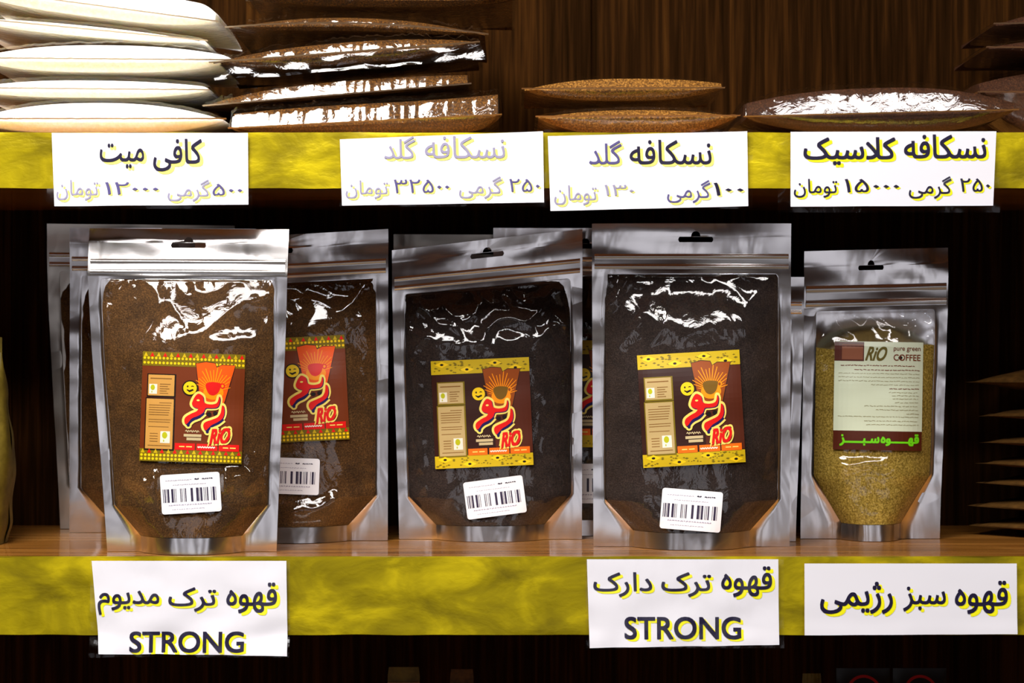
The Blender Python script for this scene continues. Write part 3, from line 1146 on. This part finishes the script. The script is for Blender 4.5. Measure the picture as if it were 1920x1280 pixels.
    def ridgev(u, v):
        vv = lerp(zb + 0.004, hb - 0.006, v)
        hgt = 0.0004 + 0.0009 * max(0, sin(v * pi * 3)) ** 2
        uu = lerp(0.012, 0.988, u)
        return pos(uu, vv, ysm(uu, vv) - 0.0003 - hgt)
    zp.grid(ridgev, 60, 24)
    zp.build('zip_strip', M['zip'], r)

    def placer(spec, nw, nh):
        mx, my, mw, mh, rot = spec
        a = radians(rot)

        def fn(x, y, lift):
            dx, dy = (x / nw - 0.5) * mw, (y / nh - 0.5) * mh
            px = mx + dx * cos(a) - dy * sin(a)
            py = my + dx * sin(a) + dy * cos(a)
            lx, lz, u, v, yy = spot(px, py)
            return (lx, yy - 0.0010 - lift, lz)
        return fn
    if sticker:
        if kind == 'green':
            green_sticker(placer(sticker, 168, 204), r)
        else:
            coffee_sticker(placer(sticker, 192, 210), r, kind == 'red')
    if till:
        barcode(placer(till, 114, 76), r)
    return r


pouch('bright foil pouch of mid-brown coffee nearest the front at left, above the crumpled sign', 0.038, 205, 516, 168, 542, 429, 431, 'medium',
      sticker=(361, 764, 192, 205, 2.0), till=(358, 924, 112, 74, -3.5), seed=1, bulge=0.0215, hole=(0.5, 0.955), crump=0.8, folds=((0.18, 0.235, 0.92, 0.26, 0.016, 0.46), (0.03, 0.55, 0.16, 0.6, 0.008, 0.32)), plane=True, tip=0.0098, lean=-0.010)
pouch('mid-brown coffee pouch half hidden behind the bright front pouch, its label cut at left', 0.118, 362, 727, 366, 728, 452, 430, 'medium',
      sticker=(556, 730, 190, 196, -3.0), till=(545, 892, 108, 68, 2.0), seed=2, bulge=0.02, crump=1.0, folds=((0.7, 0.72, 0.93, 0.83, 0.006, 0.16), (0.48, 0.1, 0.78, 0.15, 0.008, 0.42)), hole=(0.42, 0.955))
pouch('dark coffee pouch with a slanting folded top, third foil pouch from the left in front', 0.128, 750, 1091, 735, 1092, 470, 430, 'dark',
      sticker=(904, 774, 184, 202, -2.5), till=(928, 932, 112, 70, -7.5), seed=3, bulge=0.0185, plane=True, kind='dark', hole=(0.5, 0.955), crump=1.3, folds=((0.12, 0.86, 0.47, 0.64, 0.014, 0.1), (0.5, 0.79, 0.9, 0.82, 0.006, 0.16)))
pouch('dark coffee pouch standing upright and unfolded, with its till label tilted down to the right', 0.074, 1113, 1480, 1110, 1483, 420, 420, 'dark',
      sticker=(1296, 766, 192, 211, -3.3), till=(1296, 956, 114, 76, 4.5), seed=4, bulge=0.024, kind='dark', hole=(0.52, 0.957), crump=0.7, folds=((0.08, 0.815, 0.9, 0.835, 0.006, 0.15),))
pouch('smaller pouch of green coffee with a pale green label at the right', 0.132, 1500, 1760, 1508, 1778, 472, 465, 'green',
      sticker=(1646, 742, 166, 203, 1.0), seed=5, bulge=0.02, kind='green', hb=0.885, zb=0.80, wt=0.79, wb=0.055, ch=0.22, chw=0.20, sl=0.085, fill=0.68, crump=1.5, folds=((0.2, 0.27, 0.62, 0.29, 0.008, 0.4),),
      hole=(0.46, 0.944))
pouch('dim foil pouch at the far left, second edge behind the bright front pouch', 0.182, 130, 478, 131, 480, 428, 430, 'medium', seed=6, bulge=0.017, foilm='foil')
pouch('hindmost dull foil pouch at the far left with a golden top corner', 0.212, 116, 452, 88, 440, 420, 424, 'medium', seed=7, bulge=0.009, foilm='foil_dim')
pouch('dark coffee pouch showing only a sliver of label between the two front dark pouches', 0.172, 925, 1270, 925, 1270, 428, 430, 'dark',
      sticker=(1100, 738, 184, 200, 0.0), till=(1100, 906, 112, 74, 0.0), seed=8, bulge=0.016, kind='dark')
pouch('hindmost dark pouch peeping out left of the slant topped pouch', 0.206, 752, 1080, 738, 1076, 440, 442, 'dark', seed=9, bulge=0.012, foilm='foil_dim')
pouch('pouch showing only its right foil edge behind the upright dark pouch', 0.112, 1130, 1490, 1140, 1508, 520, 520, 'dark', seed=10, bulge=0.014, foilm='foil')


# ------------------------------------------------------------------ flat sealed bags
def bag(name, label, cat, group, x0, x1, y0, y1, up, dn, depth, Y, contents, part, bottom=None, seed=0, crump=1.0, fin=0.0, ends=0.0, sag=0.0, filmm='bag_film',
        yaw=0.0, shoulder=None, parts=True, endr=0.0):
    """A pillow bag lying flat: front seam from (x0, y0) to (x1, y1) in the photo, up/dn heights of its upper and lower bulge in photo pixels."""
    k = kk(Y)
    cx = (x0 + x1) / 2
    hw = (x1 - x0) / 2 * k
    z0, z1 = (640 - y0) * k, (640 - y1) * k
    zmid = (z0 + z1) / 2
    dz = dn * k
    zb_ = bottom if bottom is not None else zmid - dz
    loc = Vector(((cx - 960) * k, Y + depth / 2, zb_))
    r = empty(name, loc, label, cat, group)
    r.rotation_euler = (0, 0, yaw)
    ul, um, ur = (q * k for q in up)
    shoulder = shoulder or 0.33 * max(um, 0.006) / depth

    def zs(u):
        return lerp(z0, z1, (u + 1) / 2) - sag * k * u * u - zb_

    def hu(u):
        t = u * u
        e = ul if u < 0 else ur
        return lerp(um, e, t ** 1.2)

    def g(v):
        if v < shoulder:
            t = v / shoulder
            return 0.9 * (t if t < 0.8 else 0.8 + 0.2 * sin((t - 0.8) / 0.2 * pi / 2)) if t < 1 else 0.9
        t = (v - shoulder) / (1 - shoulder)
        return (0.9 + 0.1 * sin(min(1.0, t * 4) * pi / 2)) * (1 - t ** 3) ** 0.7

    def endc(u):
        a = abs(u)
        if endr:
            return sqrt(max(0.0, 1 - (clamp((a - 1 + endr) / endr)) ** 2))
        return sqrt(max(0.0, 1 - (clamp((a - 0.985) / 0.015)) ** 2)) if a > 0.985 else 1.0

    def fold(u, v):
        a = g(v) * (1 - smooth(0.94, 1, abs(u)))
        return max(-0.0016, crump * 0.0042 * a * (-0.3 + 0.6 * max(0, ridge(u * 6 + seed * 5, v * 2.0 + u * 2, seed) - 0.2) + 0.4 * max(0, ridge(u * 17 + v * 6 * (1 if nz(u * 3, seed) > 0 else -1), v * 3, seed + 4) - 0.1)
                                     + 0.05 * nz(u * 34, v * 12, seed)))

    def topf(inset, lift):
        def fn(uu, v):
            u = lerp(-1, 1, uu) * (1 - inset)
            vv = lerp(inset * 0.4, 1 - inset * 0.4, v)
            h = hu(u) * g(vv) * endc(u)
            return (u * hw, lerp(-depth / 2, depth / 2, vv), zs(u) + h * (1 - inset * 1.2) - lift + (fold(u, vv) if inset == 0 else 0))
        return fn

    def botf(inset):
        def fn(uu, v):
            u = lerp(-1, 1, uu) * (1 - inset)
            vv = lerp(inset * 0.4, 1 - inset * 0.4, v)
            low = (1 - abs(u) ** 3.0) if not ends else (1 - abs(u) ** 8)
            d = dz if bottom is None else max(0.0015, zs(u))
            full = d * g(vv) * low
            return (u * hw, lerp(-depth / 2, depth / 2, vv), zs(u) - full * (1 - inset * 1.2) + (0.0003 if inset else 0))
        return fn
    nu, nv = 150, 44
    m = MB()
    if parts:
        m.grid(topf(0, 0), nu, nv)
        m.grid(botf(0), nu, nv, flip=True)
        if fin:
            def finf(uu, v):
                u = lerp(-1, 1, uu)
                w_ = 0.0012 * nz(u * 5, v * 2, seed + 8)
                return (u * hw + fin * 0.3 * k * (1 - v), -depth / 2 - 0.0015 * (1 - v) + w_ * (1 - v) * 2, zs(u) - fin * k * (1 - v) * (0.9 + 0.1 * nz(u * 3, seed)))
            m.grid(finf, 80, 8)
        m.build('plastic_bag', M[filmm], r)
        sm_ = MB()
        sm_.grid(lambda uu, v: ((2 * uu - 1) * hw, -depth / 2 - 0.003 * (1 - v), zs(2 * uu - 1) - 0.0006 + 0.0007 * (1 - v) + 0.0003 * nz(uu * 40, seed)), 90, 2)
        sm_.build('sealed_seam', M['seam'], r)
        c = MB()
        c.grid(topf(0.03, 0.0022), 70, 30)
        c.grid(botf(0.03), 70, 30, flip=True)
        t1_, b1_ = topf(0.03, 0.0022), botf(0.03)
        for v in (0.0, 1.0):
            c.grid(lambda u, q, v=v: tuple(Vector(b1_(u, v)).lerp(Vector(t1_(u, v)), q)), 70, 1, flip=v > 0.5)
        for u in (0.0, 1.0):
            c.grid(lambda v, q, u=u: tuple(Vector(b1_(u, v)).lerp(Vector(t1_(u, v)), q)), 30, 1, flip=u < 0.5)
        c.build(part, M[contents], r)
    else:
        m.grid(topf(0, 0), 60, 24)
        m.grid(botf(0), 60, 24, flip=True)
        m.build('wrapper', M[contents], r)
    return r


g1 = 'brown granule bags in the tall stack'
bag('coffee_bag', 'clear bag of brown granules, lowest of the tall brown stack, with wide glossy folds', 'bag of coffee', g1, 428, 941, 240, 214, (38, 46, 52), 0, 0.15, 0.012,
    'instant', 'coffee_granules', bottom=UPPER_Z + 0.0004, seed=1, crump=1.5, ends=1)
bag('coffee_bag', 'clear bag of brown granules, second from the bottom of the tall stack', 'bag of coffee', g1, 380, 884, 198, 156, (8, 36, 26), 4, 0.14, 0.03,
    'instant', 'coffee_granules', seed=2, crump=1.2)
bag('coffee_bag', 'brown granule bag with dull front flap hanging down, middle of the tall stack', 'bag of coffee', g1, 392, 900, 117, 78, (6, 29, 8), 22, 0.14, 0.022,
    'instant', 'coffee_granules', seed=3, crump=1.4, fin=38)
bag('coffee_bag', 'brown granule bag bowed over the others, second from top of the tall stack', 'bag of coffee', g1, 422, 916, 37, 50, (4, 20, 4), 14, 0.14, 0.035,
    'instant', 'coffee_granules', seed=4, crump=1.4, sag=14, fin=0)
bag('coffee_bag', 'bag of brown granules cut by the top of the picture, topmost of the tall stack', 'bag of coffee', g1, 455, 968, -6, -2, (20, 40, 20), 16, 0.14, 0.05,
    'instant', 'coffee_granules', seed=5, crump=1.0)

g2 = 'white powder bags stacked at the left'
bag('powder_bag', 'white powder bag with a pointed right end, lowest of the white stack', 'bag of powder', g2, -70, 425, 222, 222, (2, 42, 2), 0, 0.15, 0.012, 'powder', 'creamer_powder',
    bottom=UPPER_Z + 0.0004, seed=11, crump=0.35, filmm='film')
bag('powder_bag', 'white powder bag with the shortest right end, second from the bottom of the white stack', 'bag of powder', g2, -80, 394, 164, 168, (4, 26, 14), 17, 0.15, 0.018, 'powder',
    'creamer_powder', seed=12, crump=0.35, filmm='film', endr=0.08)
bag('powder_bag', 'thick white powder bag reaching farthest right, middle of the white stack', 'bag of powder', g2, -60, 440, 108, 112, (6, 38, 14), 25, 0.15, 0.02, 'powder',
    'creamer_powder', seed=13, crump=0.5, filmm='film', endr=0.12)
bag('powder_bag', 'white powder bag sloping down to the right, second from the top of the white stack', 'bag of powder', g2, -90, 390, 30, 76, (2, 14, 2), 14, 0.15, 0.03, 'powder',
    'creamer_powder', seed=14, crump=0.4, filmm='film', endr=0.1)
bag('powder_bag', 'white powder bag cut by the top of the picture, with a clear rounded corner', 'bag of powder', g2, -90, 410, -26, 40, (14, 50, 40), 22, 0.15, 0.035, 'powder',
    'creamer_powder', seed=15, crump=0.6, endr=0.16)

bag('coffee_bag', 'small clear bag of golden granules, the upper one of two', 'bag of coffee', 'small golden granule bags', 978, 1359, 166, 164, (3, 28, 16), 24, 0.11, 0.03, 'golden', 'coffee_granules',
    seed=21, crump=0.25)
bag('coffee_bag', 'small clear bag of golden granules, the lower one of two', 'bag of coffee', 'small golden granule bags', 1004, 1388, 218, 216, (3, 20, 3), 0, 0.11, 0.025, 'golden', 'coffee_granules',
    bottom=UPPER_Z + 0.0004, seed=22, crump=0.25)
bag('coffee_bag', 'single dark brown bag with a broad white shine and a pinched front seam, at right', 'bag of coffee', None, 1394, 1910, 218, 205, (34, 62, 20), 0, 0.13, 0.012, 'classic', 'coffee_powder',
    bottom=UPPER_Z + 0.0004, seed=23, crump=1.3, shoulder=0.036)

g3 = 'dark bags in the upper right corner'
bag('dark_bag', 'dark plump bag in the upper right corner, lowest of its stack', 'bag of coffee', g3, 1832, 2330, 172, 172, (24, 58, 40), 0, 0.12, 0.10, 'classic', 'coffee_grounds', bottom=UPPER_Z + 0.0004, seed=31,
    crump=0.5, filmm='film')
bag('dark_bag', 'dark bag in the upper right corner, middle of its stack', 'bag of coffee', g3, 1848, 2330, 88, 92, (4, 30, 20), 10, 0.12, 0.09, 'classic', 'coffee_grounds', seed=32, crump=0.5, filmm='film')
bag('dark_bag', 'dark bag in the upper right corner, topmost of its stack', 'bag of coffee', g3, 1862, 2330, 44, 36, (2, 42, 20), 12, 0.12, 0.10, 'classic', 'coffee_grounds', seed=33, crump=0.5, filmm='film')

# stack of brown paper bags at the lower right, corners pointing into the picture
g4 = 'brown paper bags stacked at the lower right'
names = ['topmost', 'second from the top', 'third from the top', 'fourth, in the middle', 'third from the bottom', 'second from the bottom', 'lowest']
hts = [716, 778, 828, 868, 905, 948, 985]
for i, (nm, py) in enumerate(zip(names, hts)):
    Yc = 0.16
    k = kk(Yc)
    z = (640 - py) * k
    nxt = (640 - hts[i + 1]) * k if i < 6 else SHELF_Z
    r = empty('paper_bag', (0.5, 0.16, nxt if i == 6 else z - 0.006), 'brown paper bag of the stack at the lower right, ' + nm, 'paper bag', g4)
    tip = at(1850 + (i * 13) % 9 + (8 if 0 < i < 5 else 0), py, Yc)
    r.location = (tip.x + 0.085, Yc + 0.0, z)
    r.rotation_euler = (0, 0, radians(-42 + (i * 37) % 13))
    th = 0.014 if i == 0 else 0.0075
    m = MB()

    def pil(sg, th=th, i=i):
        def fn(uu, vv):
            u, v = 2 * uu - 1, 2 * vv - 1
            h = (1 - abs(u) ** 2.2) * (1 - abs(v) ** 2.2)
            h = max(0, h) ** 0.6
            return (u * 0.075, v * 0.06, sg * th * h * (1 if sg > 0 else 0.7) + 0.0012 * nz(u * 3 + i, v * 3, i) * h)
        return fn
    m.grid(pil(1), 40, 32)
    m.grid(pil(-1), 40, 32, flip=True)
    m.build('wrapper', M['kraft'], r)
    m = MB()

    def seam(uu, vv):
        t = uu * 2 * pi
        e = 1.0 + 0.06 * vv
        c_, s_ = cos(t), sin(t)
        q = max(abs(c_), abs(s_))
        return (c_ / q * 0.075 * e, s_ / q * 0.06 * e, 0.0004 * sin(t * 9 + i))
    m.grid(seam, 96, 1)
    m.build('sealed_rim', M['kraft'], r)

# tall olive bag cut by the left edge of the picture
Yl = 0.10
r = empty('paper_bag', (at(-120, 0, Yl).x, Yl, SHELF_Z + 0.0004), 'tall olive paper bag cut off by the left edge of the picture', 'paper bag')
m = MB()


def tall(uu, vv):
    t = uu * 2 * pi
    h = 0.153 * vv
    wv = curve([(0, 0.9), (0.12, 0.96), (0.45, 1.0), (0.75, 0.93), (1.0, 0.86)], vv)
    dv = curve([(0, 0.8), (0.3, 1.0), (0.8, 0.5), (1, 0.04)], vv)
    c_, s_ = cos(t), sin(t)
    x = 0.0615 * wv * math.copysign(abs(c_) ** 0.6, c_)
    y = 0.035 * dv * math.copysign(abs(s_) ** 0.6, s_)
    return (x + 0.0015 * nz(vv * 6, t), y + 0.002 * nz(vv * 7, c_ * 3, 4), h)


m.grid(tall, 72, 40)
m.build('bag_body', M['olive'], r)
m = MB()
m.grid(lambda u, v: (lerp(-0.053, 0.053, u), 0.0012 * sin(u * 9), 0.153 + 0.012 * v), 30, 2)
m.build('folded_top', M['olive'], r)

# pouch tops just showing on the shelf below
for (px, wpx, py, lab, mt) in ((757, 60, 1250, 'dim grey-green pouch top in the dark below the lower shelf, left one', 'olive'),
                               (866, 44, 1254, 'dim tan pouch top in the dark below the lower shelf, right of the grey-green one', 'kraft'),
                               (1522, 36, 1262, 'dim yellowish pouch top in the dark, left of the two red rings', 'olive')):
    Yp = 0.15
    k = kk(Yp)
    top = (640 - py) * k
    r = empty('small_pouch', (at(px, 0, Yp).x, Yp, LOW_Z), lab, 'pouch')
    hh, ww = top - LOW_Z, wpx * k / 2
    m = MB()

    def sm(sg):
        def fn(uu, vv):
            u = 2 * uu - 1
            th = 0.02 * (1 - abs(u) ** 2.5) * curve([(0, 0.8), (0.3, 1), (0.75, 0.5), (0.9, 0.03), (1, 0.01)], vv)
            return (u * ww * (1 if vv < 0.97 else lerp(1, 0.93, (vv - 0.97) / 0.03)), -sg * (th + 0.0004) + 0.001 * nz(u * 3, vv * 9), hh * vv)
        return fn
    m.grid(sm(1), 24, 60)
    m.grid(sm(-1), 24, 60, flip=True)
    m.build('pouch_body', M[mt], r)
    m = MB()
    m.grid(lambda u, v: (lerp(-ww, ww, u), -0.0022 - 0.0008 * sin(v * pi), hh * lerp(0.925, 0.945, v)), 12, 4)
    m.build('zip_strip', M['zip'], r)

M['black_bag'] = flat('black_wrapper', rgb(16, 12, 10), 0.4)
M['ring'] = flat('red_print', rgb(170, 16, 18), 0.4)
for (px, rad, lab) in ((1618, 34, 'black packet with a red ring in the dark at bottom, the left one'), (1724, 32, 'black packet with a red ring in the dark at bottom, the right one')):
    Yp = 0.10
    k = kk(Yp)
    top = (640 - 1252) * k
    r = empty('black_packet', (at(px, 0, Yp).x, Yp, LOW_Z), lab, 'packet', 'black packets with red rings')
    hh, ww = top - LOW_Z, 50 * k
    m = MB()

    def pk(sg):
        def fn(uu, vv):
            u = 2 * uu - 1
            th = 0.016 * (1 - abs(u) ** 4) * curve([(0, 0.8), (0.2, 1), (0.85, 0.8), (1, 0.02)], vv)
            return (u * ww, -sg * (th + 0.0004), hh * vv)
        return fn
    m.grid(pk(1), 24, 40)
    m.grid(pk(-1), 24, 40, flip=True)
    m.build('wrapper', M['black_bag'], r)
    m = MB()
    zc = hh - (12 + rad) * k

    def ring(u, v):
        t = 2 * pi * u
        q = (rad - 5 * v) * k
        x, z = q * cos(t), zc + q * sin(t)
        uu = x / ww
        th = 0.016 * (1 - abs(uu) ** 4) * curve([(0, 0.8), (0.2, 1), (0.85, 0.8), (1, 0.02)], z / hh)
        return (x, -th - 0.0008, z)
    m.grid(ring, 48, 1, flip=True)
    m.build('ring_emblem', M['ring'], r)
